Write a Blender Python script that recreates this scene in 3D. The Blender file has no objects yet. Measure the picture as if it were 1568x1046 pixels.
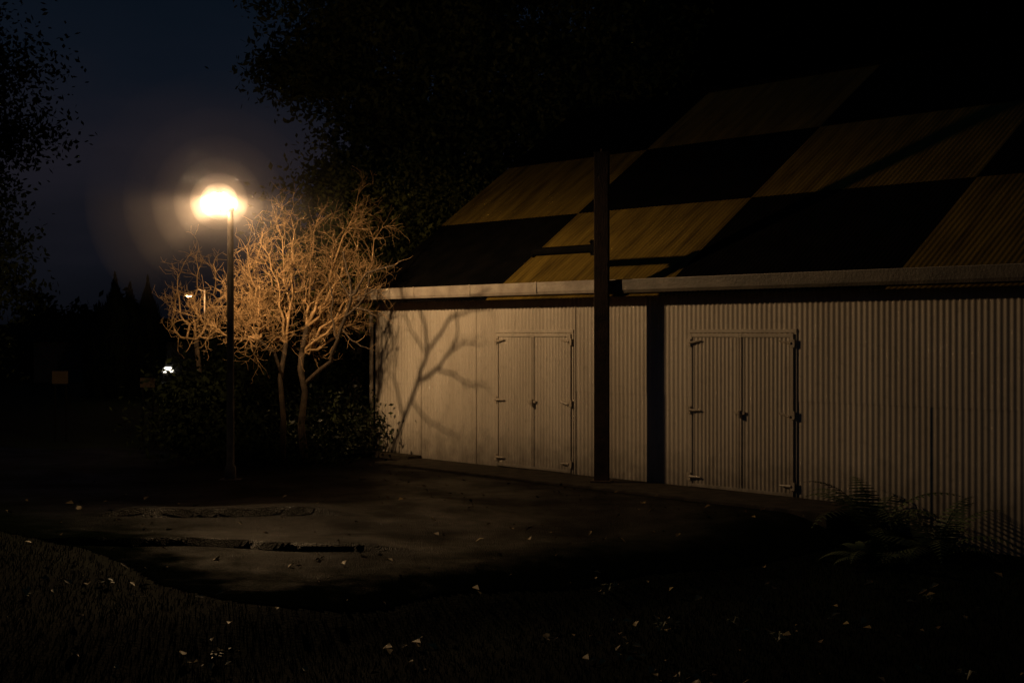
import bpy, math, random
import numpy as np
from mathutils import Vector, Matrix
random.seed(7); rng=np.random.default_rng(7)
sc=bpy.context.scene
sc.view_settings.view_transform='Standard'; sc.view_settings.look='None'; sc.view_settings.exposure=0
F=2178.0
def px(x,y,d): return Vector(((x-784)/F*d, d, 2+(511-y)/F*d))
# ---------------- helpers
def new_mat(name): 
    m=bpy.data.materials.new(name); m.use_nodes=True
    nt=m.node_tree; b=nt.nodes['Principled BSDF']; return m,nt,b
def N(nt,t,**k):
    n=nt.nodes.new(t)
    for a,v in k.items(): setattr(n,a,v)
    return n
def mat_noise(name,c1,c2,scale=3,rough=.7,bump=0,bscale=40,coord='Object',stretch=(1,1,1),detail=6,lo=.35,hi=.65,metal=0,spec=.5):
    m,nt,b=new_mat(name)
    tc=N(nt,'ShaderNodeTexCoord'); mp=N(nt,'ShaderNodeMapping'); mp.inputs['Scale'].default_value=stretch
    nt.links.new(tc.outputs[coord],mp.inputs[0])
    no=N(nt,'ShaderNodeTexNoise'); no.inputs['Scale'].default_value=scale; no.inputs['Detail'].default_value=detail
    nt.links.new(mp.outputs[0],no.inputs['Vector'])
    cr=N(nt,'ShaderNodeValToRGB'); cr.color_ramp.elements[0].position=lo; cr.color_ramp.elements[1].position=hi
    cr.color_ramp.elements[0].color=(*c1,1); cr.color_ramp.elements[1].color=(*c2,1)
    nt.links.new(no.outputs['Fac'],cr.inputs[0]); nt.links.new(cr.outputs[0],b.inputs['Base Color'])
    b.inputs['Roughness'].default_value=rough; b.inputs['Metallic'].default_value=metal
    b.inputs['Specular IOR Level'].default_value=spec
    if bump:
        n2=N(nt,'ShaderNodeTexNoise'); n2.inputs['Scale'].default_value=bscale; n2.inputs['Detail'].default_value=4
        nt.links.new(tc.outputs[coord],n2.inputs['Vector'])
        bp=N(nt,'ShaderNodeBump'); bp.inputs['Strength'].default_value=bump; bp.inputs['Distance'].default_value=.02
        nt.links.new(n2.outputs['Fac'],bp.inputs['Height']); nt.links.new(bp.outputs[0],b.inputs['Normal'])
    return m
def mat_emit(name,col,s):
    m,nt,b=new_mat(name)
    b.inputs['Base Color'].default_value=(*col,1)
    b.inputs['Emission Color'].default_value=(*col,1); b.inputs['Emission Strength'].default_value=s
    try: m.cycles.emission_sampling='NONE'
    except Exception: pass
    return m
def mesh_obj(name,verts,faces,mats=(),parent=None,smooth=False,mi=None):
    me=bpy.data.meshes.new(name)
    if isinstance(verts,np.ndarray):
        nv=len(verts); fa=np.asarray(faces); nf,k=fa.shape
        me.vertices.add(nv); me.vertices.foreach_set('co',verts.astype(np.float32).ravel())
        me.loops.add(nf*k); me.loops.foreach_set('vertex_index',fa.astype(np.int32).ravel())
        me.polygons.add(nf); me.polygons.foreach_set('loop_start',np.arange(0,nf*k,k,dtype=np.int32))
        me.update(calc_edges=True)
    else:
        me.from_pydata(verts,[],faces); me.update()
    for m in (mats if isinstance(mats,(list,tuple)) else [mats]): me.materials.append(m)
    if mi is not None: me.polygons.foreach_set('material_index',np.asarray(mi,dtype=np.int32))
    if smooth: me.polygons.foreach_set('use_smooth',np.ones(len(me.polygons),dtype=bool))
    o=bpy.data.objects.new(name,me); sc.collection.objects.link(o)
    if parent: o.parent=parent
    return o
def empty(name,loc=(0,0,0),rot=0):
    o=bpy.data.objects.new(name,None); o.location=loc; o.rotation_euler=(0,0,rot); sc.collection.objects.link(o); return o
class MB:
    def __init__(s): s.v=[]; s.f=[]; s.m=[]
    def box(s,a,b,m=0):
        x0,y0,z0=a; x1,y1,z1=b; i=len(s.v)
        s.v+=[(x0,y0,z0),(x1,y0,z0),(x1,y1,z0),(x0,y1,z0),(x0,y0,z1),(x1,y0,z1),(x1,y1,z1),(x0,y1,z1)]
        s.f+=[(i,i+3,i+2,i+1),(i+4,i+5,i+6,i+7),(i,i+1,i+5,i+4),(i+1,i+2,i+6,i+5),(i+2,i+3,i+7,i+6),(i+3,i,i+4,i+7)]
        s.m+=[m]*6; return s
    def tube(s,pts,rad,n=6,m=0,cap=True):
        prev=None; i0=len(s.v); pts=[Vector(p) for p in pts]
        for k,p in enumerate(pts):
            if k==0: d=pts[1]-p
            elif k==len(pts)-1: d=p-pts[k-1]
            else: d=pts[k+1]-pts[k-1]
            if d.length<1e-6: d=Vector((0,0,1))
            d.normalize()
            a=prev if prev is not None else (Vector((1,0,0)) if abs(d.x)<.8 else Vector((0,1,0)))
            a=a-d*a.dot(d); a.normalize(); b=d.cross(a); prev=a
            for j in range(n):
                t=2*math.pi*j/n; q=p+(a*math.cos(t)+b*math.sin(t))*rad[k]; s.v.append(tuple(q))
        for k in range(len(pts)-1):
            for j in range(n):
                a0=i0+k*n+j; a1=i0+k*n+(j+1)%n
                s.f.append((a0,a1,a1+n,a0+n)); s.m.append(m)
        if cap:
            s.f.append(tuple(i0+j for j in range(n))[::-1]); s.m.append(m)
            e=i0+(len(pts)-1)*n; s.f.append(tuple(e+j for j in range(n))); s.m.append(m)
        return s
    def obj(s,name,mats,parent=None,smooth=False,bevel=0):
        o=mesh_obj(name,s.v,s.f,mats,parent,smooth,s.m)
        if bevel:
            b=o.modifiers.new('b','BEVEL'); b.width=bevel; b.segments=2
        return o
# ---------------- materials
def metal_wall():
    m,nt,b=new_mat('painted_corrugated_metal')
    tc=N(nt,'ShaderNodeTexCoord')
    mp=N(nt,'ShaderNodeMapping'); mp.inputs['Scale'].default_value=(1.2,1,.25); nt.links.new(tc.outputs['Object'],mp.inputs[0])
    n1=N(nt,'ShaderNodeTexNoise'); n1.inputs['Scale'].default_value=1.6; n1.inputs['Detail'].default_value=7; n1.inputs['Roughness'].default_value=.65; nt.links.new(mp.outputs[0],n1.inputs['Vector'])
    c1=N(nt,'ShaderNodeValToRGB'); c1.color_ramp.elements[0].position=.3; c1.color_ramp.elements[1].position=.7
    c1.color_ramp.elements[0].color=(.45,.395,.325,1); c1.color_ramp.elements[1].color=(.64,.575,.485,1); nt.links.new(n1.outputs['Fac'],c1.inputs[0])
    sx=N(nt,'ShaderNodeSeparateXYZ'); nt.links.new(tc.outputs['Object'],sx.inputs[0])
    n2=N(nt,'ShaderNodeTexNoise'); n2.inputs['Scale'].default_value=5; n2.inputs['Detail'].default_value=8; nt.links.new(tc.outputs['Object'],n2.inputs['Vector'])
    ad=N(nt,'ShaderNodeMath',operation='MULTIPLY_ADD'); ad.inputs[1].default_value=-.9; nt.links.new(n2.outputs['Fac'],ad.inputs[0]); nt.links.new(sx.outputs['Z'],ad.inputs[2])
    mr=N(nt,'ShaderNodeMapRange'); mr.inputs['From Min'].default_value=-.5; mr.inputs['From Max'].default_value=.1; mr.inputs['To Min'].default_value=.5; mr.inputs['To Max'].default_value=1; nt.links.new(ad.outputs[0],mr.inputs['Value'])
    n3=N(nt,'ShaderNodeTexNoise'); n3.inputs['Scale'].default_value=9; n3.inputs['Detail'].default_value=9; nt.links.new(tc.outputs['Object'],n3.inputs['Vector'])
    m3=N(nt,'ShaderNodeMapRange'); m3.inputs['From Min'].default_value=.3; m3.inputs['From Max'].default_value=.45; m3.inputs['To Min'].default_value=.85; m3.inputs['To Max'].default_value=1; nt.links.new(n3.outputs['Fac'],m3.inputs['Value'])
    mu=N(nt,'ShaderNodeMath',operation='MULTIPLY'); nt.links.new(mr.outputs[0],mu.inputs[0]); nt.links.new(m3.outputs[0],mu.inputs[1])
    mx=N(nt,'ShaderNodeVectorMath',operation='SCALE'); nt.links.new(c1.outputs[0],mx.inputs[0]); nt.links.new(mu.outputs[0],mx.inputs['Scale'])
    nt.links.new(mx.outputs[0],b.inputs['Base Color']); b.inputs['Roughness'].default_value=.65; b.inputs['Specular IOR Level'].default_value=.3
    return m
M_wall=metal_wall()
M_trim=mat_noise('weathered_trim_paint',(.26,.22,.18),(.44,.385,.32),4,.6,.3,30,stretch=(1,1,1))
M_trimd=mat_noise('shaded_gutter_paint',(.06,.05,.036),(.14,.115,.085),5,.6,.3,30,stretch=(.5,1,1))  # trim paint with shade built into the colour, for the gutter past the post
M_yel=mat_noise('ochre_roof_paint',(.080,.052,.010),(.25,.168,.030),2.2,.65,.2,20,stretch=(3,.5,.5),lo=.25,hi=.7,spec=.15)
M_blk=mat_noise('black_roof_paint',(.003,.003,.003),(.006,.0055,.005),3,.8,.2,20,spec=.03)
M_steel=mat_noise('rusty_dark_steel',(.045,.029,.017),(.11,.068,.04),6,.65,.3,50)
M_hard=mat_noise('galvanised_hardware',(.35,.3,.24),(.6,.52,.42),20,.4)
M_conc=mat_noise('worn_concrete',(.022,.018,.014),(.06,.05,.037),5,.85,.5,60,spec=.2)
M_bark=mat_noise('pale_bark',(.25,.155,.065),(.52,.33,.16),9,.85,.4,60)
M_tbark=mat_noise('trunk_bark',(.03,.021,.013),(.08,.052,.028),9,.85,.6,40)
M_dbark=mat_noise('dark_bark',(.012,.009,.006),(.025,.018,.013),6,.9)
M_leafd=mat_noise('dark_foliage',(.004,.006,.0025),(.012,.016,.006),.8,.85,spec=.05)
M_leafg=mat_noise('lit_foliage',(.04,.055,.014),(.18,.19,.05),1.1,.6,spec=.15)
M_con=mat_noise('conifer_foliage',(.003,.005,.003),(.008,.012,.006),2,.8,spec=.05)
M_leaf=mat_noise('fallen_leaf',(.14,.08,.022),(.5,.36,.13),1.7,.6)
M_grass=mat_noise('grass_blade',(.002,.010,.004),(.009,.030,.012),1.2,.85,spec=.03)
M_pole=mat_noise('painted_pole',(.07,.06,.05),(.14,.12,.10),8,.6,spec=.2)
M_fern=mat_noise('fern_frond',(.04,.07,.022),(.11,.15,.055),3,.6)
# ---------------- building
P0=(-2.27,24.0,0)
UX,UY=.658,-.753
def W(s,p,z=0):
    return Vector((P0[0]+UX*s-.753*p, P0[1]+UY*s-.658*p, z))
LEN=18.0; RUN=4.74; DEP=2*RUN
bld=empty('corrugated_metal_shed',P0,math.atan2(UY,UX))
PITCH=.078
def corr_grid(x0,x1,z0,z1,y,amp=.005,pitch=PITCH,spp=8,z_steps=(),):
    n=int((x1-x0)/pitch*spp)+1
    xs=np.linspace(x0,x1,n+1); ys=y-amp*np.cos(2*np.pi*xs/pitch)
    zs=[z0]+list(z_steps)+[z1]
    v=[];f=[]
    for z in zs:
        v+= [(xs[i],ys[i],z) for i in range(n+1)]
    for k in range(len(zs)-1):
        for i in range(n):
            a=k*(n+1)+i; f.append((a,a+1,a+n+2,a+n+1))
    return v,f
def s_of(xp):
    r=(xp-784)/F; return (r*24+2.27)/(.658+.753*r)
D=[(s_of(762),s_of(876)),(s_of(1058),s_of(1217))]
def add_wall(name,x0,x1,z0,z1,y):
    v,f=corr_grid(x0,x1,z0,z1,y); return mesh_obj(name,v,f,M_wall,bld,True)
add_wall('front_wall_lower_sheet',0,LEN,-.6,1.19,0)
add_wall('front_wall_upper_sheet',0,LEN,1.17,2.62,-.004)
zr=2.74+.725*RUN
v=[(0.012,.03,-.6),(0.012,DEP,-.6),(0.012,DEP,2.7),(0.012,RUN,zr-.03),(0.012,.03,2.7)]
v+=[(LEN,y,z) for _,y,z in v]
f=[(0,4,3,2,1),(5,6,7,8,9),(1,2,7,6)]
mesh_obj('gable_and_back_walls',v,f,M_wall,bld)
mb=MB().box((-.03,-.022,-.6),(.05,.05,2.5)); mb.obj('corner_trim',[M_trim],bld,bevel=.006)
mb=MB(); hw=MB()
for a,b in D:
    mid=(a+b)/2
    v,f=corr_grid(a+.04,b-.04,.02,1.95,-.018,amp=.005,pitch=.065); mesh_obj('door_leaves',v,f,M_wall,bld,True)
    for x in (a,mid-.035,mid+.005,b-.045):
        w=.045 if x in(a,b-.045) else .028
        mb.box((x,-.034,.0),(x+w,-.005,2.0))
    mb.box((a+.045,-.032,1.955),(b-.045,-.006,2.0)); mb.box((a+.045,-.032,0),(b-.045,-.006,.04))
    mb.box((a-.04,-.014,-.02),(a-.004,-.002,2.06)); mb.box((b+.004,-.014,-.02),(b+.04,-.002,2.06)); mb.box((a-.04,-.020,2.012),(b+.04,-.001,2.055))
    for z in (.13,1.0,1.88):
        for e,sg in ((a,1),(b,-1)):
            x0,x1=sorted((e-sg*.03,e+sg*.03)); hw.box((x0,-.049,z-.05),(x1,-.035,z+.05))
            if z!=1.0 or sg==1:
                hw.tube([(e+sg*.02,-.046,z),(e+sg*.2,-.044,z+(.03 if z>1.5 else -.0))],[.02,.009],6)
    hw.box((mid-.1,-.050,.98),(mid+.09,-.038,1.015)); hw.tube([(mid+.02,-.056,1.03),(mid+.02,-.060,.93)],[.02,.02],8)
    hw.tube([(b-.2,-.049,1.02),(b-.03,-.051,.98)],[.016,.016],6)
mb.box((D[0][1]+.06,-.016,-.02),(D[0][1]+.085,-.002,2.5))
mb.obj('door_frames',[M_wall],bld,bevel=.003); hw.obj('door_hinges_and_latches',[M_hard],bld)
mb=MB()
for s in (1.2,2.6,10.6,12.9,15.2):
    mb.box((s,-.0085,-.5),(s+.012,-.0060,2.5))
mb.obj('sheet_seams',[M_wall],bld)
OV=.30
mb=MB()
mb.box((-.30,-OV-.0,2.52),(LEN+.3,-OV+.03,2.735))
mb.box((-.30,-OV+.03,2.60),(LEN+.3,0.02,2.615))
mb.obj('fascia',[M_trim],bld,bevel=.004)
g=MB(); prof=[(-OV-.004,2.73),(-OV-.004,2.56),(-OV-.07,2.56),(-OV-.085,2.60),(-OV-.09,2.735),(-OV-.078,2.735),(-OV-.074,2.605),(-OV-.062,2.572),(-OV-.014,2.572),(-OV-.014,2.73)]
def extr(prof,x0,x1,m=0):
    i=len(g.v); n=len(prof)
    g.v.extend([(x0,y,z) for y,z in prof]+[(x1,y,z) for y,z in prof])
    for j in range(n): g.f.append((i+j,i+(j+1)%n,i+n+(j+1)%n,i+n+j)); g.m.append(m)
    g.f.append(tuple(range(i,i+n))[::-1]); g.m.append(m); g.f.append(tuple(range(i+n,i+2*n))); g.m.append(m)
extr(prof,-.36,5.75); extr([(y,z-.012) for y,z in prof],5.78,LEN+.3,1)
for s in (.6,1.5,2.9,4.4): g.box((s,-OV-.097,2.58),(s+.03,-OV-.091,2.742))
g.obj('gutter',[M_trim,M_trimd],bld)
mb=MB(); mb.tube([(-.2,-OV-.05,2.56),(-.2,-OV-.05,2.50),(-.05,-.09,2.36),(-.05,-.09,-.02)],[.035]*4,8); 
mb.tube([(-.35,-.1,2.66),(-.22,-.38,2.58),(-.12,-.42,2.48)],[.05,.045,.03],8)
mb.obj('downpipe',[M_trim],bld,True)
ROW=1.58; CW=3.5; S0=-.26
def roof(name,sgn):
    v=[];f=[];mi=[]
    x0=S0; x1=LEN+.3; spp=6; n=int((x1-x0)/PITCH*spp)
    xs=np.linspace(x0,x1,n+1)
    rows=[(-OV-.06,ROW),(ROW-.02,2*ROW),(2*ROW-.02,3*ROW)]
    for r,(t0,t1) in enumerate(rows):
        i0=len(v)
        for t in (t0,t1):
            for i in range(n+1):
                h=.0042*math.cos(2*math.pi*xs[i]/PITCH)
                z=2.75+.725*t+h+.013+(.012 if t==t0 and r>0 else 0)
                y=t if sgn>0 else DEP-t
                v.append((xs[i],y,z))
        for i in range(n):
            a=i0+i; q=(a,a+1,a+n+2,a+n+1); f.append(q if sgn>0 else q[::-1])
            c=int((xs[i]+.001-S0)//CW)
            mi.append((c+r)%2)
    return mesh_obj(name,v,f,[M_blk,M_yel],bld,True,mi)
roof('roof_front_slope',1); roof('roof_back_slope',-1)
mb=MB(); mb.tube([(S0,RUN,zr+.02),(LEN+.3,RUN,zr+.02)],[.07,.07],8); mb.obj('ridge_cap',[M_blk],bld)
mb=MB()
for sg in (1,-1):
    yy=lambda t: t if sg>0 else DEP-t
    i=len(mb.v); z0=2.75+.725*(-OV); 
    mb.v+=[(S0-.02,yy(-OV),z0-.12),(S0-.02,yy(RUN),zr-.12),(S0-.02,yy(RUN),zr-.0),(S0-.02,yy(-OV),z0),(S0+.01,yy(-OV),z0-.12),(S0+.01,yy(RUN),zr-.12),(S0+.01,yy(RUN),zr-.0),(S0+.01,yy(-OV),z0)]
    mb.f+=[(i,i+1,i+2,i+3),(i+7,i+6,i+5,i+4),(i,i+4,i+5,i+1),(i+3,i+2,i+6,i+7)]; mb.m+=[0]*4
mb.obj('barge_board',[M_blk],bld)
mb=MB().box((-.05,-.30,-.3),(1.25,-.02,.03)); mb.obj('plinth',[M_conc],bld,bevel=.01)
# ---------------- steel post with arm
pp=W(5.87,.50)
post=empty('steel_post',(pp.x,pp.y,0),math.atan2(UY,UX)+math.radians(38))
mb=MB(); H=4.43; w=.095
mb.box((-w,-w,-.4),(w,-w+.016,H)); mb.box((-w,w-.016,-.4),(w,w,H)); mb.box((-.008,-w+.016,-.4),(.008,w-.016,H))
mb.box((-.14,-.14,-.02),(.14,.14,.02))
mb.box((-.1,-.1,H),(.1,.1,H+.02)); mb.tube([(0,0,H+.02),(0,0,H+.07)],[.02,.015],6)
mb.obj('i_beam',[M_steel],post,bevel=.003)
ar=bpy.data.objects.new('arm',None); sc.collection.objects.link(ar); ar.parent=post; ar.rotation_euler=(0,0,-math.radians(38))
mb=MB(); mb.tube([(-.08,0,3.16),(-1.30,0,3.16),(-1.36,0,3.15),(-1.40,0,3.10)],[.06,.06,.055,.03],10)
mb.box((-.13,-.09,3.06),(-.02,.09,3.27)); mb.tube([(-.12,-.1,3.24),(-.12,.1,3.24)],[.02,.02],6); mb.tube([(-.12,-.1,3.10),(-.12,.1,3.10)],[.02,.02],6)
mb.obj('arm_pipe',[M_blk],ar,bevel=0)
# ---------------- ground
def sp(x,y):
    dx,dy=x-P0[0],y-P0[1]; return dx*UX+dy*UY, -(dx*.753+dy*.658)
def ss(a,b,x):
    t=np.clip((x-a)/(b-a),0,1); return t*t*(3-2*t)
def wob(x,y): return .03*np.sin(x*1.3+.6*y)+.02*np.sin(y*1.9-x*.7)+.015*np.sin(3.1*x+1.7*y)
def gh(x,y):
    s,p=sp(x,y)
    d=-.33*ss(9.3,10.8,s)*ss(-3,0,p)*(1-ss(8,14,p))
    d=d-.12*ss(1.3,3.2,p)*ss(6,9,s)
    far=ss(30,90,np.hypot(x,y-20))
    return -.05+d+wob(x,y)*.5*(ss(1.2,3,p)+ss(.3,2,-s)).clip(0,1)-far*.3
M_soil=mat_noise('dark_turf',(.003,.006,.003),(.010,.015,.007),2,.95,.6,30,spec=.05)
def grid(name,xs,ys,hf,mat,mask=None):
    X,Y=np.meshgrid(xs,ys); Z=hf(X,Y); nx,ny=len(xs),len(ys)
    v=np.stack([X,Y,Z],-1).reshape(-1,3)
    i=np.arange((ny-1)*nx).reshape(ny-1,nx)[:,:-1]
    fa=np.stack([i,i+1,i+nx+1,i+nx],-1)
    if mask is not None:
        cx=(X[:-1,:-1]+X[1:,1:])/2; cy=(Y[:-1,:-1]+Y[1:,1:])/2; fa=fa[mask(cx,cy)]
    return mesh_obj(name,v,fa.reshape(-1,4),mat,None,True),v
axx=np.concatenate([-np.geomspace(400,12,22),np.arange(-11.5,12,.25),np.geomspace(12.2,400,22)])
ayy=np.concatenate([-np.geomspace(200,1,14),np.arange(0,30,.25),np.geomspace(30.3,700,26)])
grid('ground',axx,ayy,gh,M_soil)
poly=np.array([(3.9,15.6),(2.2,14.4),(.9,13.5),(-.1,12.6),(-1.2,11.9),(-2.2,11.6),(-3.1,12.2),(-4.2,13.6),(-6,15.4),(-9,17.6),(-16,20),(-30,22),(-30,27),(-14,26),(-7,25.5),(-4.6,23.3),(-3.5,22.6),(-2.6,23.6),(-2.0,24.2),(1,21.5),(4.6,17.3)])
def inpoly(x,y):
    c=np.zeros(x.shape,bool); n=len(poly)
    for i in range(n):
        x1,y1=poly[i]; x2,y2=poly[(i+1)%n]
        cond=((y1>y)!=(y2>y)); xi=(x2-x1)*(y-y1)/((y2-y1) if y2!=y1 else 1e-9)+x1
        c^=cond&(x<xi)
    return c
def jit(x,y): return x+.10*np.sin(2.1*y+1.1*x), y+.10*np.sin(2.3*x+y)
def inasph(x,y): return inpoly(*jit(x,y))
def edge_d(x,y):
    d=np.full(x.shape,9.)
    for i in range(11):
        x1,y1=poly[i]; x2,y2=poly[i+1]; L=(x2-x1)**2+(y2-y1)**2
        t=np.clip(((x-x1)*(x2-x1)+(y-y1)*(y2-y1))/L,0,1); d=np.minimum(d,np.hypot(x-x1-t*(x2-x1),y-y1-t*(y2-y1)))
    return d
def asph_h(x,y):
    z=gh(x,y)+.008
    def step(yc,h,xa,xb):
        c=yc+.06*np.sin(x*1.7)+.03*np.sin(4*x+1)
        return h*ss(c-.03,c+.03,y)*(1-ss(c+.1,c+1.2,y))*ss(xa-.6,xa,x)*(1-ss(xb,xb+.8,x))
    z=z+step(13.95,.07,-4.2,-1.6)+step(15.9,.09,-4.2,-2.4)
    return z
M_as,nt,b=new_mat('damp_asphalt')
tc=N(nt,'ShaderNodeTexCoord'); n1=N(nt,'ShaderNodeTexNoise'); n1.inputs['Scale'].default_value=.9; n1.inputs['Detail'].default_value=8; n1.inputs['Roughness'].default_value=.65
nt.links.new(tc.outputs['Object'],n1.inputs['Vector'])
vo=N(nt,'ShaderNodeTexVoronoi'); vo.inputs['Scale'].default_value=70; nt.links.new(tc.outputs['Object'],vo.inputs['Vector'])
n2=N(nt,'ShaderNodeTexNoise'); n2.inputs['Scale'].default_value=60; n2.inputs['Detail'].default_value=4; nt.links.new(tc.outputs['Object'],n2.inputs['Vector'])
at=N(nt,'ShaderNodeAttribute',attribute_name='edge_dist')
na=N(nt,'ShaderNodeTexNoise'); na.inputs['Scale'].default_value=3; na.inputs['Detail'].default_value=8; nt.links.new(tc.outputs['Object'],na.inputs['Vector'])
ed=N(nt,'ShaderNodeMath',operation='MULTIPLY_ADD'); ed.inputs[1].default_value=-1.6; nt.links.new(na.outputs['Fac'],ed.inputs[0]); nt.links.new(at.outputs['Fac'],ed.inputs[2])
em_=N(nt,'ShaderNodeMapRange'); em_.interpolation_type='SMOOTHSTEP'; em_.inputs['From Min'].default_value=-.5; em_.inputs['From Max'].default_value=1.5; nt.links.new(ed.outputs[0],em_.inputs['Value'])
cr=N(nt,'ShaderNodeValToRGB'); cr.color_ramp.elements[0].position=.3; cr.color_ramp.elements[1].position=.75; cr.color_ramp.elements[0].color=(.002,.0018,.0015,1); cr.color_ramp.elements[1].color=(.010,.0085,.007,1); nt.links.new(n2.outputs['Fac'],cr.inputs[0])
mc=N(nt,'ShaderNodeMix',data_type='RGBA'); mc.inputs[6].default_value=(.006,.009,.0045,1); nt.links.new(em_.outputs[0],mc.inputs[0]); nt.links.new(cr.outputs[0],mc.inputs[7]); nt.links.new(mc.outputs[2],b.inputs['Base Color'])  # soil tint at the edge; with the specular mask it paints the lamplight's fade
mr=N(nt,'ShaderNodeMapRange'); mr.inputs['From Min'].default_value=.35; mr.inputs['From Max'].default_value=.65; mr.inputs['To Min'].default_value=.32; mr.inputs['To Max'].default_value=.56; nt.links.new(n1.outputs['Fac'],mr.inputs['Value']); nt.links.new(mr.outputs[0],b.inputs['Roughness'])
ms=N(nt,'ShaderNodeMapRange'); ms.inputs['From Min'].default_value=.38; ms.inputs['From Max'].default_value=.62; ms.inputs['To Min'].default_value=.06; ms.inputs['To Max'].default_value=.018; nt.links.new(n1.outputs['Fac'],ms.inputs['Value'])
mm=N(nt,'ShaderNodeMath',operation='MULTIPLY'); nt.links.new(ms.outputs[0],mm.inputs[0]); nt.links.new(em_.outputs[0],mm.inputs[1]); nt.links.new(mm.outputs[0],b.inputs['Specular IOR Level'])
ad=N(nt,'ShaderNodeMath',operation='ADD'); nt.links.new(vo.outputs['Distance'],ad.inputs[0]); nt.links.new(n2.outputs['Fac'],ad.inputs[1])
bp=N(nt,'ShaderNodeBump'); bp.inputs['Strength'].default_value=1; bp.inputs['Distance'].default_value=.012; nt.links.new(ad.outputs[0],bp.inputs['Height']); nt.links.new(bp.outputs[0],b.inputs['Normal'])
ao,av=grid('asphalt_path',np.concatenate([np.arange(-30,-7,.3),np.arange(-7,5.2,.05)]),np.arange(11,27.2,.05),asph_h,M_as,inasph)
at_=ao.data.attributes.new('edge_dist','FLOAT','POINT'); at_.data.foreach_set('value',edge_d(av[:,0],av[:,1]).astype(np.float32))
mb=MB()
for k,(a,c) in enumerate([(1.3,3.4),(3.41,5.6),(5.61,7.8),(7.81,9.95)]): mb.box((a,-1.0-.02*(k%2),-.5),(c,-.02,-.012+.004*k))
sl=mb.obj('concrete_apron',[M_conc],None,bevel=.012); sl.location=P0; sl.rotation_euler=(0,0,math.atan2(UY,UX))
# ---------------- grass blades
n=125000
gx=rng.uniform(-6.5,7.5,n); gy=7.2+ (rng.random(n)**1.2)*11.5
s_,p_=sp(gx,gy); 
e1=rng.normal(0,.3,n); e2=rng.normal(0,.4,n)
keep=(~inasph(gx+e1,gy+e2))&(p_>1.15)|((p_>.05)&(s_>10.1)); keep&=(np.abs(gx)<gy*.42+.6); keep&=~((p_<1.1)&(s_<10.05)); keep&=p_>.04
gx,gy=gx[keep],gy[keep]; n=len(gx)
def blades(name,x,y,hmin,hmax,wd,mat,lean=.6):
    n=len(x); z=gh(x,y)-.005; h=rng.uniform(hmin,hmax,n)*(.6+.8*rng.random(n)); a=rng.uniform(0,2*np.pi,n); l=rng.uniform(0,lean,n)*h; b=rng.uniform(0,2*np.pi,n)
    h=h*np.where(inasph(x,y),.45,1)
    base=np.stack([x,y,z],-1); sd=np.stack([np.cos(a),np.sin(a),0*a],-1)*wd; ln=np.stack([np.cos(b)*l,np.sin(b)*l,0*l],-1); up=np.stack([0*h,0*h,h],-1)
    v=np.stack([base-sd,base+sd,base+sd*.7+ln*.4+up*.6,base-sd*.7+ln*.4+up*.6,base+ln+up*.95+sd*.1,base+ln+up*.95-sd*.1],1).reshape(-1,3)
    i=np.arange(n)*6; f=np.concatenate([np.stack([i,i+1,i+2,i+3],-1),np.stack([i+3,i+2,i+4,i+5],-1)])
    return mesh_obj(name,v,f,mat)
blades('grass',gx,gy,.025,.06,.004,M_grass)
# ---------------- fallen leaves
def leaves(name,cs,mat,size=(.03,.06),zf=gh,off=.05):
    n=len(cs); x,y=cs[:,0],cs[:,1]; z=zf(x,y)+off*rng.random(n)+.008
    sz=rng.uniform(*size,n); a=rng.uniform(0,2*np.pi,n)
    t=np.stack([np.cos(a),np.sin(a),rng.uniform(-.5,.5,n)],-1)*sz[:,None]; w=np.stack([-np.sin(a),np.cos(a),rng.uniform(-.6,.6,n)],-1)*(sz*.6)[:,None]
    c=np.stack([x,y,z],-1); up=np.array([0,0,1])*(sz*.35)[:,None]
    v=np.stack([c-t,c+w-.2*t+up,c+t*1.1,c-w-.2*t+up,c],1).reshape(-1,3); i=np.arange(n)*5
    f=np.concatenate([np.stack([i,i+4,i+2,i+1],-1),np.stack([i,i+3,i+2,i+4],-1)])
    return mesh_obj(name,v,f,mat)
pts=[]
for (X_,Y_,c) in [(445,985,5),(325,995,9),(930,852,8),(1010,887,9),(1110,1000,16),(1190,990,14),(1300,995,22),(560,1030,8),(945,925,14),(1060,965,18),(160,885,6),(330,945,10),(120,890,5),(1190,905,5),(1120,885,4),(550,975,6),(620,915,8),(1420,855,6),(1240,880,4),(1020,970,8),(840,905,8),(750,1035,7),(400,1040,6),(1400,1015,10)]:
    d=2.08*F/(Y_-511); 
    for k in range(c): pts.append(((X_-784)/F*d+random.gauss(0,.13),d+random.gauss(0,.2)))
pts=np.array(pts); bg=np.stack([rng.uniform(-6,7,300),rng.uniform(7.4,18,300)],-1); s_,p_=sp(bg[:,0],bg[:,1]); bg=bg[p_>1.1]
leaves('fallen_leaves',np.concatenate([pts,bg]),M_leaf,(.025,.055))
asx=[]
while len(asx)<240:
    s=random.uniform(-.5,9.5); p=abs(random.gauss(0,2.2))+.1; q=W(s,p); 
    asx.append((q.x,q.y))
for k in range(70): asx.append((random.uniform(-4.5,1),random.uniform(12.2,18)))
asx=np.array(asx); asx=asx[inasph(asx[:,0],asx[:,1])]
leaves('path_leaves',asx,mat_noise('path_leaf',(.015,.009,.004),(.07,.045,.018),1.7,.8,spec=.1),(.012,.036),lambda x,y: asph_h(x,y)+.002,.004)
mb=MB()
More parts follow.
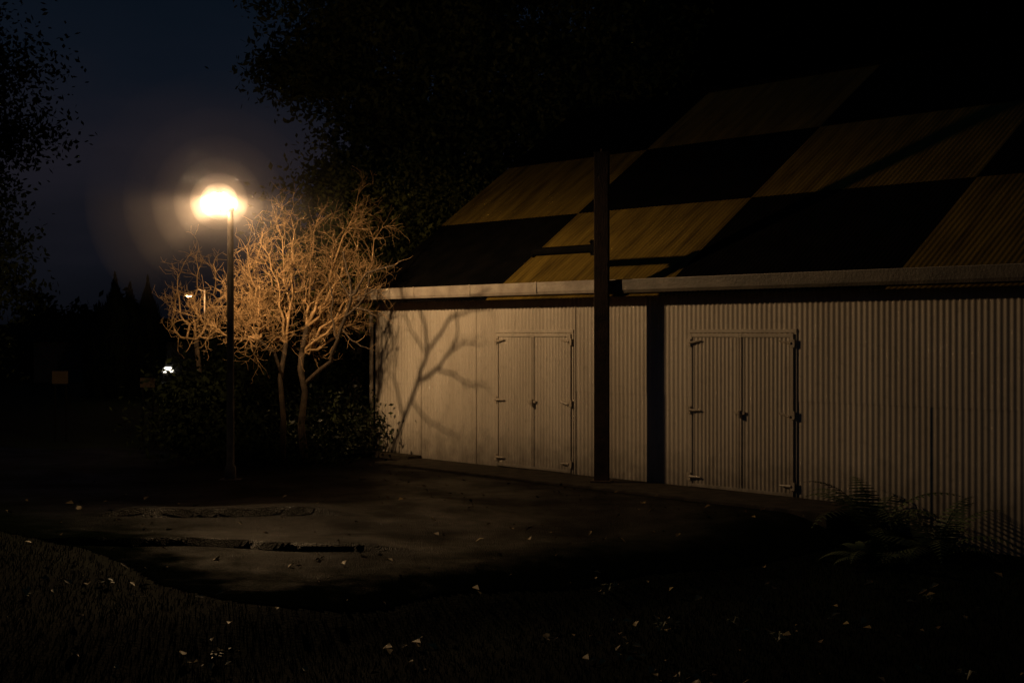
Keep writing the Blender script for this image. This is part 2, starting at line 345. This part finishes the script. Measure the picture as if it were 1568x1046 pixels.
for (X_,Y_) in [(445,990),(322,998),(930,855),(1012,890),(165,887),(1190,905),(1120,884),(40,905),(330,945),(1423,858),(570,1035),(1480,950)]:
    d=2.08*F/(Y_-511); x0=(X_-784)/F*d; z0=float(gh(np.array(x0),np.array(d)))
    for k in range(8):
        a=random.uniform(0,6.28); L=random.uniform(.04,.085); up=random.uniform(.03,.09); sdx,sdy=-math.sin(a)*.012,math.cos(a)*.012
        i=len(mb.v); mb.v+=[(x0,d,z0),(x0+math.cos(a)*L*.5+sdx,d+math.sin(a)*L*.5+sdy,z0+up),(x0+math.cos(a)*L,d+math.sin(a)*L,z0+up*.9),(x0+math.cos(a)*L*.5-sdx,d+math.sin(a)*L*.5-sdy,z0+up)]
        mb.f.append((i,i+1,i+2,i+3)); mb.m.append(0)
mb.obj('broadleaf_weeds',[mat_noise('pale_weed',(.10,.13,.06),(.3,.32,.18),6,.5)])
# ---------------- ferns
def fern(base,n,L,seed):
    random.seed(seed); mb=MB()
    for k in range(n):
        a=2*math.pi*k/n+random.uniform(-.3,.3); l=L*random.uniform(.7,1.1); el=random.uniform(.75,1.3); pts=[]; p=Vector(base)
        d=Vector((math.cos(a)*math.cos(el),math.sin(a)*math.cos(el),math.sin(el))); m=18
        for j in range(m+1):
            pts.append(p.copy()); p+=d*l/m; d.z-=.105; d.normalize()
        mb.tube(pts,[.007*(1-.8*j/m) for j in range(m+1)],3)
        for j in range(2,m+1):
            t=j/m; ll=.13*math.sin(math.pi*min(1,t*.85+.12))*(1.1-t*.55)*L/.7
            dd=(pts[j]-pts[j-1]).normalized(); sd=dd.cross(Vector((0,0,1))).normalized()
            for sg in (1,-1):
                q=pts[j]; e=q+sd*sg*ll+dd*ll*.35-Vector((0,0,ll*.25)); w=dd*.015; i=len(mb.v)
                mb.v+=[tuple(q-w),tuple(q+w),tuple(e+w*.4),tuple(e-w*.4)]; mb.f.append((i,i+1,i+2,i+3)); mb.m.append(0)
    return mb.obj('fern',[M_fern])
for (s,p,nf,L,sd) in [(10.3,.65,17,1.15,3),(11.25,.9,15,1.0,5),(11.0,1.7,9,.65,8)]:
    q=W(s,p); fern((q.x,q.y,float(gh(np.array(q.x),np.array(q.y)))),nf,L,sd)
random.seed(11)
LP=Vector((-4.08,19.8,3.82))
# ---------------- bare tree by the lamp
def bare_tree(name,trunks,limbs,dens,seed,forward=()):
    random.seed(seed); mb=MB()
    def rnd(s): return Vector((random.gauss(0,s),random.gauss(0,s),random.gauss(0,s)))
    def grow(p,d,L,r,lev):
        n=max(3,int(L/.055)); pts=[p.copy()]; rad=[r]; d=d.normalized(); bend=rnd(.12)
        for i in range(n):
            d=(d+rnd(.22)+bend+Vector((0,0,.05))).normalized(); p=p+d*L/n; pts.append(p.copy()); rad.append(max(r*(1-.75*(i+1)/n),.0022))
        mb.tube(pts,rad,4 if lev<2 else 3,cap=False)
        if lev<3:
            for k in range(random.randint(3,5) if lev<2 else random.randint(1,3)):
                i=random.randint(1,n); dd=(pts[i]-pts[i-1]).normalized(); nd=(dd*.6+rnd(.6)+Vector((0,0,.25))).normalized()
                grow(pts[i],nd,L*random.uniform(.45,.75),max(rad[i]*.65,.0037),lev+1)
    for pts,rad in trunks: mb.tube(pts,rad,8,1)
    for fork,tg in limbs:
        n=9; pts=[fork.copy()]; c=fork.lerp(tg,.5)+Vector(((tg.x-fork.x)*.25,0,-.15))+rnd(.12)
        for i in range(1,n+1):
            t=i/n; q=fork*(1-t)**2+c*2*t*(1-t)+tg*t*t+rnd(.035)*(i<n); pts.append(q)
        rad=[.026*(1-.78*i/n) for i in range(n+1)]; mb.tube(pts,rad,6,cap=False)
        for i in range(2,n+1):
            for k in range(dens if i>3 else max(1,dens//2)):
                dd=(pts[i]-pts[i-1]).normalized(); grow(pts[i],(dd+rnd(.65)+Vector((0,0,.25))),random.uniform(.24,.5),max(rad[i]*.5,.006),1)
    for pts,r0,r1 in forward:
        n=len(pts); sm=[]
        for i in range(n-1):
            for t in (0,.33,.66): sm.append(pts[i].lerp(pts[i+1],t)+rnd(.008))
        sm.append(pts[-1]); m=len(sm); mb.tube(sm,[r0+(r1-r0)*i/(m-1) for i in range(m)],6,1,cap=False)
        for i in range(m//3,m,2):
            dd=(sm[i]-sm[i-1]).normalized(); grow(sm[i],dd+rnd(.6),random.uniform(.12,.3),.007,3)
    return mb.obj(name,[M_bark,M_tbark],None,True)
TY=22.2
def P(x,y,o=0): return px(x,y,TY+o)
fa,fb,fc=P(438,525),P(462,540,.1),P(470,500,.2)
trunks=[([P(466,708),P(461,650,.05),P(467,600),P(460,565,.05),P(462,540,.1)],[.075,.058,.05,.05,.045]),([P(432,706,-.3),P(434,640,-.25),P(429,580,-.1),P(438,525)],[.055,.045,.04,.035]),([P(462,540,.1),P(470,500,.2)],[.045,.038]),([P(433,580,-.1),P(420,540,-.1),P(395,520,-.2)],[.032,.026,.022])]
fd=P(395,520,-.2)
limbs=[(fd,P(300,480,.2)),(fd,P(350,450,-.1)),(fd,P(385,410,.1)),(fa,P(400,375,-.2)),(fa,P(425,345,-.1)),(fa,P(445,330,.2)),(fc,P(485,340,.7)),(fc,P(548,300,1.0)),(fb,P(585,350,1.1)),(fb,P(570,420,1.0)),(fc,P(515,380,.8)),(fc,P(465,410,.1)),(fd,P(400,460,-.1)),(fb,P(505,440,.9)),(fc,P(545,350,1.2)),(fb,P(560,475,.9)),(fb,P(495,480,.6)),(fa,P(410,490,.1)),(fd,P(365,500,-.2)),(fd,P(380,390,0))]
def SH(x,y,k=.6):
    s=s_of(x); w=W(s,0); z=2+(511-y)/F*w.y; return (LP+Vector((0,0,.02))).lerp(Vector((w.x,w.y,z)),k)
fw=[([P(462,590,.05)]+[SH(*q) for q in [(600,690),(618,640),(640,585),(655,540),(652,500),(640,468),(635,430)]],.034,.014),
    ([SH(*q) for q in [(655,540),(675,510),(690,487),(720,477),(757,472),(790,455)]],.022,.009),
    ([SH(*q) for q in [(640,585),(668,566),(690,538),(702,508),(700,480)]],.025,.010),
    ([SH(*q) for q in [(668,566),(695,572),(718,590),(740,588)]],.014,.007),
    ([SH(*q) for q in [(690,538),(712,524),(735,528)]],.014,.007),
    ([SH(*q) for q in [(628,612),(650,640),(676,656),(702,668)]],.014,.007),
    ([SH(*q) for q in [(618,635),(604,580),(606,530),(592,490)]],.018,.008),
    ([SH(*q) for q in [(655,540),(630,510),(618,478)]],.015,.008)]
bare_tree('bare_tree',trunks,limbs,3,21,fw)
f2=px(300,520,24.5)
bare_tree('bare_tree',[([px(312,690,24.5),px(308,600,24.5),f2],[.06,.05,.04])],[(f2,px(275,420,24.4)),(f2,px(268,460,24.5)),(f2,px(330,415,24.4)),(f2,px(325,470,24.7)),(f2,px(300,395,24.6))],1,5)
# ---------------- foliage trees
def foliage(blobs,per,leaf,seed):
    r=np.random.default_rng(seed); V=[]
    for (c,rad,ncl) in blobs:
        u=r.normal(size=(ncl,3)); u/=np.linalg.norm(u,axis=1)[:,None]; rr=r.random(ncl)**.45
        cl=np.array(c)+u*rr[:,None]*np.array(rad)*r.uniform(.8,1.15,(ncl,1))
        cs=np.repeat(cl,per,0)+r.normal(size=(ncl*per,3))*np.array([.34,.34,.22])*np.repeat(r.uniform(.6,1.4,ncl),per)[:,None]*min(1.3,(leaf/.06)**.5)
        V.append(cs)
    c=np.concatenate(V); n=len(c); a=r.normal(size=(n,3)); a/=np.linalg.norm(a,axis=1)[:,None]; b_=np.cross(a,r.normal(size=(n,3))); b_/=np.linalg.norm(b_,axis=1)[:,None]
    s=(leaf*r.uniform(.6,1.3,n))[:,None]
    v=np.stack([c-a*s,c+b_*s*.5,c+a*s,c-b_*s*.5],1).reshape(-1,3); i=np.arange(n)*4
    return v,np.stack([i,i+1,i+2,i+3],-1)
def leafy_tree(name,base,h,blobs,per,leaf,mat,seed,tr=.3):
    e=empty(name,base); v,f=foliage(blobs,per,leaf,seed); v=v-np.array(base)
    mesh_obj('crown',v,f,mat,e); mb=MB(); random.seed(seed)
    mb.tube([(0,0,-.3),(.1,0,h*.4),(0,.1,h)],[tr,tr*.7,tr*.2],8)
    for c,rad,ncl in blobs:
        q=Vector(c)-Vector(base); z=min(h*.8,max(.8,q.z*.5)); mb.tube([(0,0,z),(q.x*.5,q.y*.5,(z+q.z)*.5+.3),tuple(q)],[tr*.4,tr*.22,.03],6)
    mb.obj('trunk_and_limbs',[M_dbark],e,True)
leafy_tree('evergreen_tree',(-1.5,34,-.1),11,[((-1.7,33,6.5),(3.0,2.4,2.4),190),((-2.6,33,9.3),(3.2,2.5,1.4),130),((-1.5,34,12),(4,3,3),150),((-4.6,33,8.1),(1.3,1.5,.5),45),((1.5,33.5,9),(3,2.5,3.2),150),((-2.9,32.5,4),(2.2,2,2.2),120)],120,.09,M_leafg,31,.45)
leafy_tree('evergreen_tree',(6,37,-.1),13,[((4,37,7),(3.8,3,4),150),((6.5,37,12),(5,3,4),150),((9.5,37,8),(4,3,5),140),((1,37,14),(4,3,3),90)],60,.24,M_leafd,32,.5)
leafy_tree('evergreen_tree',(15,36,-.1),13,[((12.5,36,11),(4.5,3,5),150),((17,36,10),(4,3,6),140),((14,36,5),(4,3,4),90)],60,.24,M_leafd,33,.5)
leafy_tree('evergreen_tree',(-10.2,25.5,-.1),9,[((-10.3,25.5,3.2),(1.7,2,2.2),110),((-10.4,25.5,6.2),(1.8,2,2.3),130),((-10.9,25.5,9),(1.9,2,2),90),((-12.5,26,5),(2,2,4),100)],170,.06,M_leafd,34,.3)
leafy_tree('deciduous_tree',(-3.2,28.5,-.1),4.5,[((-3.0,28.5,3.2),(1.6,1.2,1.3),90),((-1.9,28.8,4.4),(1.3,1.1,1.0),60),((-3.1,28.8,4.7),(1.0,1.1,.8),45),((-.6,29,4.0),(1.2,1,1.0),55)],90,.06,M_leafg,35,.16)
def shrub(name,blobs,per,leaf,mat,seed):
    v,f=foliage(blobs,per,leaf,seed); v[:,2]=np.maximum(v[:,2],-.04); return mesh_obj(name,v,f,mat)
shrub('leafy_shrub',[((-2.75,23.7,.45),(.55,.5,.45),60),((-3.3,23.6,.35),(.5,.4,.35),45)],40,.045,mat_noise('glossy_shrub_leaf',(.004,.008,.002),(.045,.055,.02),4,.5,lo=.45,spec=.3),41)
shrub('hedge',[((-4.3,25.5,.7),(1.3,.7,.85),130),((-5.2,27.5,.9),(1.1,.8,.9),110),((-4.4,28,1.6),(1.4,1,1.2),120),((-5.1,23.9,.75),(.6,.4,.75),70),((-4.3,23.9,.5),(.5,.35,.5),50)],70,.06,M_leafd,42)
shrub('ivy_ground_cover',[((-3.9,22.6,.0),(1.3,.8,.22),110)],40,.045,M_leafd,43)
bl=[]
r2=random.Random(4)
for k in range(40): 
    x=-46+k*1.9; hh=r2.uniform(1.2,3.6); bl.append(((x,75+r2.uniform(-4,4),hh*.5),(r2.uniform(1,2.4),1.5,hh*.6),30))
for k in range(16): bl.append(((16+k*5,66,4),(5,2,5+r2.random()*2),40))
shrub('distant_trees',bl,60,.22,M_leafd,44)
for k,(x,yt,d,wd) in enumerate([(176,435,46,.55),(199,448,47,.5),(226,440,48,.5),(152,480,46,.45)]):
    b0=px(x,511,d); zt=px(x,yt,d).z
    e=empty('cypress_tree',(b0.x,b0.y,-.2)); r3=np.random.default_rng(50+k); n=5200; t=r3.random(n)**.9
    rr=wd*np.sin(np.pi*np.clip(t*.86+.12,0,1))**.7*(1-t**4)*r3.uniform(.45,1.35,n); an=r3.uniform(0,2*np.pi,n)
    c=np.stack([rr*np.cos(an),rr*np.sin(an),.3+t*(zt-.0)+r3.normal(0,.08,n)],-1); s=.1
    a=np.stack([.2*np.cos(an),.2*np.sin(an),np.ones(n)],-1)*s*1.6; bb=np.stack([-np.sin(an),np.cos(an),0*an],-1)*s*.5
    v=np.stack([c-a,c+bb,c+a,c-bb],1).reshape(-1,3); i=np.arange(n)*4
    mesh_obj('crown',v,np.stack([i,i+1,i+2,i+3],-1),M_con,e); MB().tube([(0,0,0),(0,0,zt*.8)],[.12,.03],6).obj('trunk',[M_dbark],e)
# ---------------- street lamp
M_bulb=mat_emit('lamp_filament_glass',(1,.78,.48),300)
lamp=empty('street_lamp',(LP.x+.16,LP.y,-.10))
mb=MB(); mb.tube([(0,0,-.1),(0,0,.25),(0,0,.27),(0,0,2),(0,0,3.80)],[.085,.08,.055,.05,.042],12); mb.tube([(0,0,3.80),(0,0,3.85)],[.055,.055],12)
mb.box((-.14,-.14,.04),(.14,.14,.08)); mb.obj('pole',[M_pole],lamp,True)
mb=MB(); mb.tube([(0,0,3.79),(-.05,0,3.81),(-.16,0,3.815)],[.03,.028,.025],8)
mb.tube([(-.16,0,3.80),(-.16,0,3.825)],[.045,.05],14); mb.tube([(-.16,0,4.05),(-.16,0,4.065),(-.16,0,4.08)],[.05,.045,.02],14)
for a in range(3):
    t=a*2.094+2.6; mb.tube([(-.16+.048*math.cos(t),.048*math.sin(t),3.82),(-.16+.115*math.cos(t),.115*math.sin(t),3.94),(-.16+.048*math.cos(t),.048*math.sin(t),4.055)],[.003]*3,4)
mb.obj('lantern_frame',[M_pole],lamp)
MB().tube([(-.16,0,3.825),(-.16,0,3.90),(-.16,0,3.91),(-.16,0,3.94),(-.16,0,3.97),(-.16,0,3.985)],[.012,.014,.024,.030,.024,.006],14).obj('bulb',[M_bulb],lamp,True)
ld=bpy.data.lights.new('lamp_light','POINT'); ld.energy=960; ld.color=(1,.62,.30); ld.shadow_soft_size=.08; ld.use_nodes=True
nt=ld.node_tree; em=[q for q in nt.nodes if q.type=='EMISSION'][0]
def MR(a,b_,c,d):
    m=N(nt,'ShaderNodeMapRange'); m.interpolation_type='SMOOTHSTEP'
    for k_,v_ in zip(('From Min','From Max','To Min','To Max'),(a,b_,c,d)): m.inputs[k_].default_value=v_
    return m
ge=N(nt,'ShaderNodeNewGeometry'); sx=N(nt,'ShaderNodeSeparateXYZ'); nt.links.new(ge.outputs['Incoming'],sx.inputs[0])
mr=MR(-.9,-.55,.02,1); nt.links.new(sx.outputs['Z'],mr.inputs['Value'])
mt=MR(-.12,.20,1,.14); nt.links.new(sx.outputs['Z'],mt.inputs['Value'])
mv=N(nt,'ShaderNodeMath',operation='MULTIPLY'); nt.links.new(mr.outputs[0],mv.inputs[0]); nt.links.new(mt.outputs[0],mv.inputs[1]); nt.links.new(mv.outputs[0],em.inputs['Strength'])
lo=bpy.data.objects.new('light',ld); sc.collection.objects.link(lo); lo.parent=lamp; lo.location=(-.16,0,3.94)
lamp_glow=empty('lamp_glow',(LP.x,LP.y,LP.z+.02))  # nested scattering shells added around the lamp to shape its glare halo
for k,(r,dn) in enumerate([(.15,.7),(.26,.32),(.40,.085),(.62,.024),(.92,.011),(1.30,.006),(1.80,.0038)]):
    bpy.ops.mesh.primitive_ico_sphere_add(subdivisions=5,radius=r,location=(0,0,0)); o=bpy.context.object; o.name='layer_%d'%(k+1); o.parent=lamp_glow
    m=bpy.data.materials.new('glow_volume'); m.use_nodes=True; nt=m.node_tree; nt.nodes.clear()
    out=N(nt,'ShaderNodeOutputMaterial'); vs=N(nt,'ShaderNodeVolumeScatter'); vs.inputs['Color'].default_value=(1,.93,.95,1); vs.inputs['Density'].default_value=dn
    nt.links.new(vs.outputs[0],out.inputs['Volume']); o.data.materials.append(m)
# ---------------- distant lamp + house + signs
q=px(315,470,42); e=empty('street_lamp',(q.x,q.y,0)); 
MB().tube([(0,0,-.1),(0,0,3.3)],[.07,.05],8).tube([(0,0,3.25),(-.2,0,3.32),(-.5,0,3.2)],[.03,.03,.03],6).box((-.62,-.07,3.12),(-.38,.07,3.2)).obj('pole',[mat_noise('pale_pole',(.4,.3,.2),(.5,.4,.3),4)],e)
MB().tube([(-.5,0,3.115),(-.5,0,3.08)],[.085,.06],10).obj('lens',[mat_emit('far_lamp_glass',(1,.72,.4),16)],e)
l2=bpy.data.lights.new('far_light','POINT'); l2.energy=50; l2.color=(1,.6,.28); l2.shadow_soft_size=.06; o=bpy.data.objects.new('light',l2); sc.collection.objects.link(o); o.parent=e; o.location=(-.5,-.05,3.0)
h0=px(262,560,62); hs=empty('distant_house',(h0.x,h0.y,0)); M_hw=mat_noise('render_wall',(.05,.05,.048),(.08,.078,.075),2)
mb=MB().box((-6,0,-.3),(3,6,1.7)); mb.obj('walls',[M_hw],hs)
mb=MB(); mb.v=[(-6.4,-.4,1.65),(3.4,-.4,1.65),(3.4,3,2.7),(-6.4,3,2.7),(3.4,6.4,1.65),(-6.4,6.4,1.65)]; mb.f=[(0,1,2,3),(3,2,4,5),(1,4,2),(0,3,5)]; mb.m=[0]*4; mb.obj('roof',[M_blk],hs)
MB().box((-1.0,-.05,.55),(-.5,-.01,1.2)).box((-.42,-.05,.3),(.1,-.01,.55)).obj('lit_window',[mat_emit('cool_window',(1,.93,.78),2.2)],hs)
MB().box((-.95,-.06,.3),(-.85,-.005,.55)).box((-.7,-.06,.2),(-.5,-.005,.53)).obj('window_frame',[M_hw],hs)
h1=px(115,540,90); hs=empty('distant_house',(h1.x,h1.y,0)); MB().box((-9,0,-.3),(6,6,1.6)).obj('walls',[M_hw],hs)
mb=MB(); mb.v=[(-9.4,-.4,1.55),(6.4,-.4,1.55),(6.4,3,2.6),(-9.4,3,2.6),(6.4,6.4,1.55),(-9.4,6.4,1.55)]; mb.f=[(0,1,2,3),(3,2,4,5),(1,4,2),(0,3,5)]; mb.m=[0]*4; mb.obj('roof',[M_blk],hs)
mb=MB(); 
for x in (-.3,-.9,1.2,1.55,2.6): mb.box((x,-.05,1.0),(x+.18,-.01,1.3))
mb.obj('lit_windows',[mat_emit('dim_window',(.8,.75,.6),.35)],hs)
for (x,y,w_,h_) in [(92,578,.3,.12),(226,586,.28,.09)]:
    q=px(x,y,27); e=empty('sign_board',(q.x,q.y,0)); MB().box((-w_/2,-.012,q.z-h_),(w_/2,.012,q.z+h_)).obj('board',[mat_noise('yellow_sign',(.022,.012,.003),(.035,.021,.006),5)],e)
    MB().tube([(-w_*.35,.03,-.1),(-w_*.35,.03,q.z)],[.02,.02],6).tube([(w_*.35,.03,-.1),(w_*.35,.03,q.z)],[.02,.02],6).obj('legs',[M_blk],e)
# ---------------- world
w=bpy.data.worlds.new('World'); sc.world=w; w.use_nodes=True; nt=w.node_tree; bgn=nt.nodes['Background']
tc=N(nt,'ShaderNodeTexCoord'); sx=N(nt,'ShaderNodeSeparateXYZ'); nt.links.new(tc.outputs['Generated'],sx.inputs[0])
mp=N(nt,'ShaderNodeMapping'); mp.inputs['Scale'].default_value=(1,1,4); nt.links.new(tc.outputs['Generated'],mp.inputs[0])
no=N(nt,'ShaderNodeTexNoise'); no.inputs['Scale'].default_value=5; no.inputs['Detail'].default_value=5; nt.links.new(mp.outputs[0],no.inputs['Vector'])
ma=N(nt,'ShaderNodeMath',operation='MULTIPLY_ADD'); ma.inputs[1].default_value=.12; nt.links.new(no.outputs['Fac'],ma.inputs[0]); nt.links.new(sx.outputs['Z'],ma.inputs[2])
cr=N(nt,'ShaderNodeValToRGB'); e=cr.color_ramp.elements; e[0].position=.04; e[0].color=(.0018,.0022,.0035,1); e[1].position=.36; e[1].color=(.0012,.0040,.0080,1)
k=e.new(.115); k.color=(.005,.0055,.0085,1); k=e.new(.165); k.color=(.0105,.0098,.0145,1); k=e.new(.24); k.color=(.0042,.0065,.0118,1)
nt.links.new(ma.outputs[0],cr.inputs[0]); nt.links.new(cr.outputs[0],bgn.inputs['Color']); bgn.inputs['Strength'].default_value=1
# ---------------- camera
cd=bpy.data.cameras.new('camera'); cd.lens=50; cd.sensor_width=36; cd.shift_y=-12/1568; cd.clip_end=2000
co=bpy.data.objects.new('camera',cd); sc.collection.objects.link(co); co.location=(0,0,2); co.rotation_euler=(math.radians(90),0,0); sc.camera=co
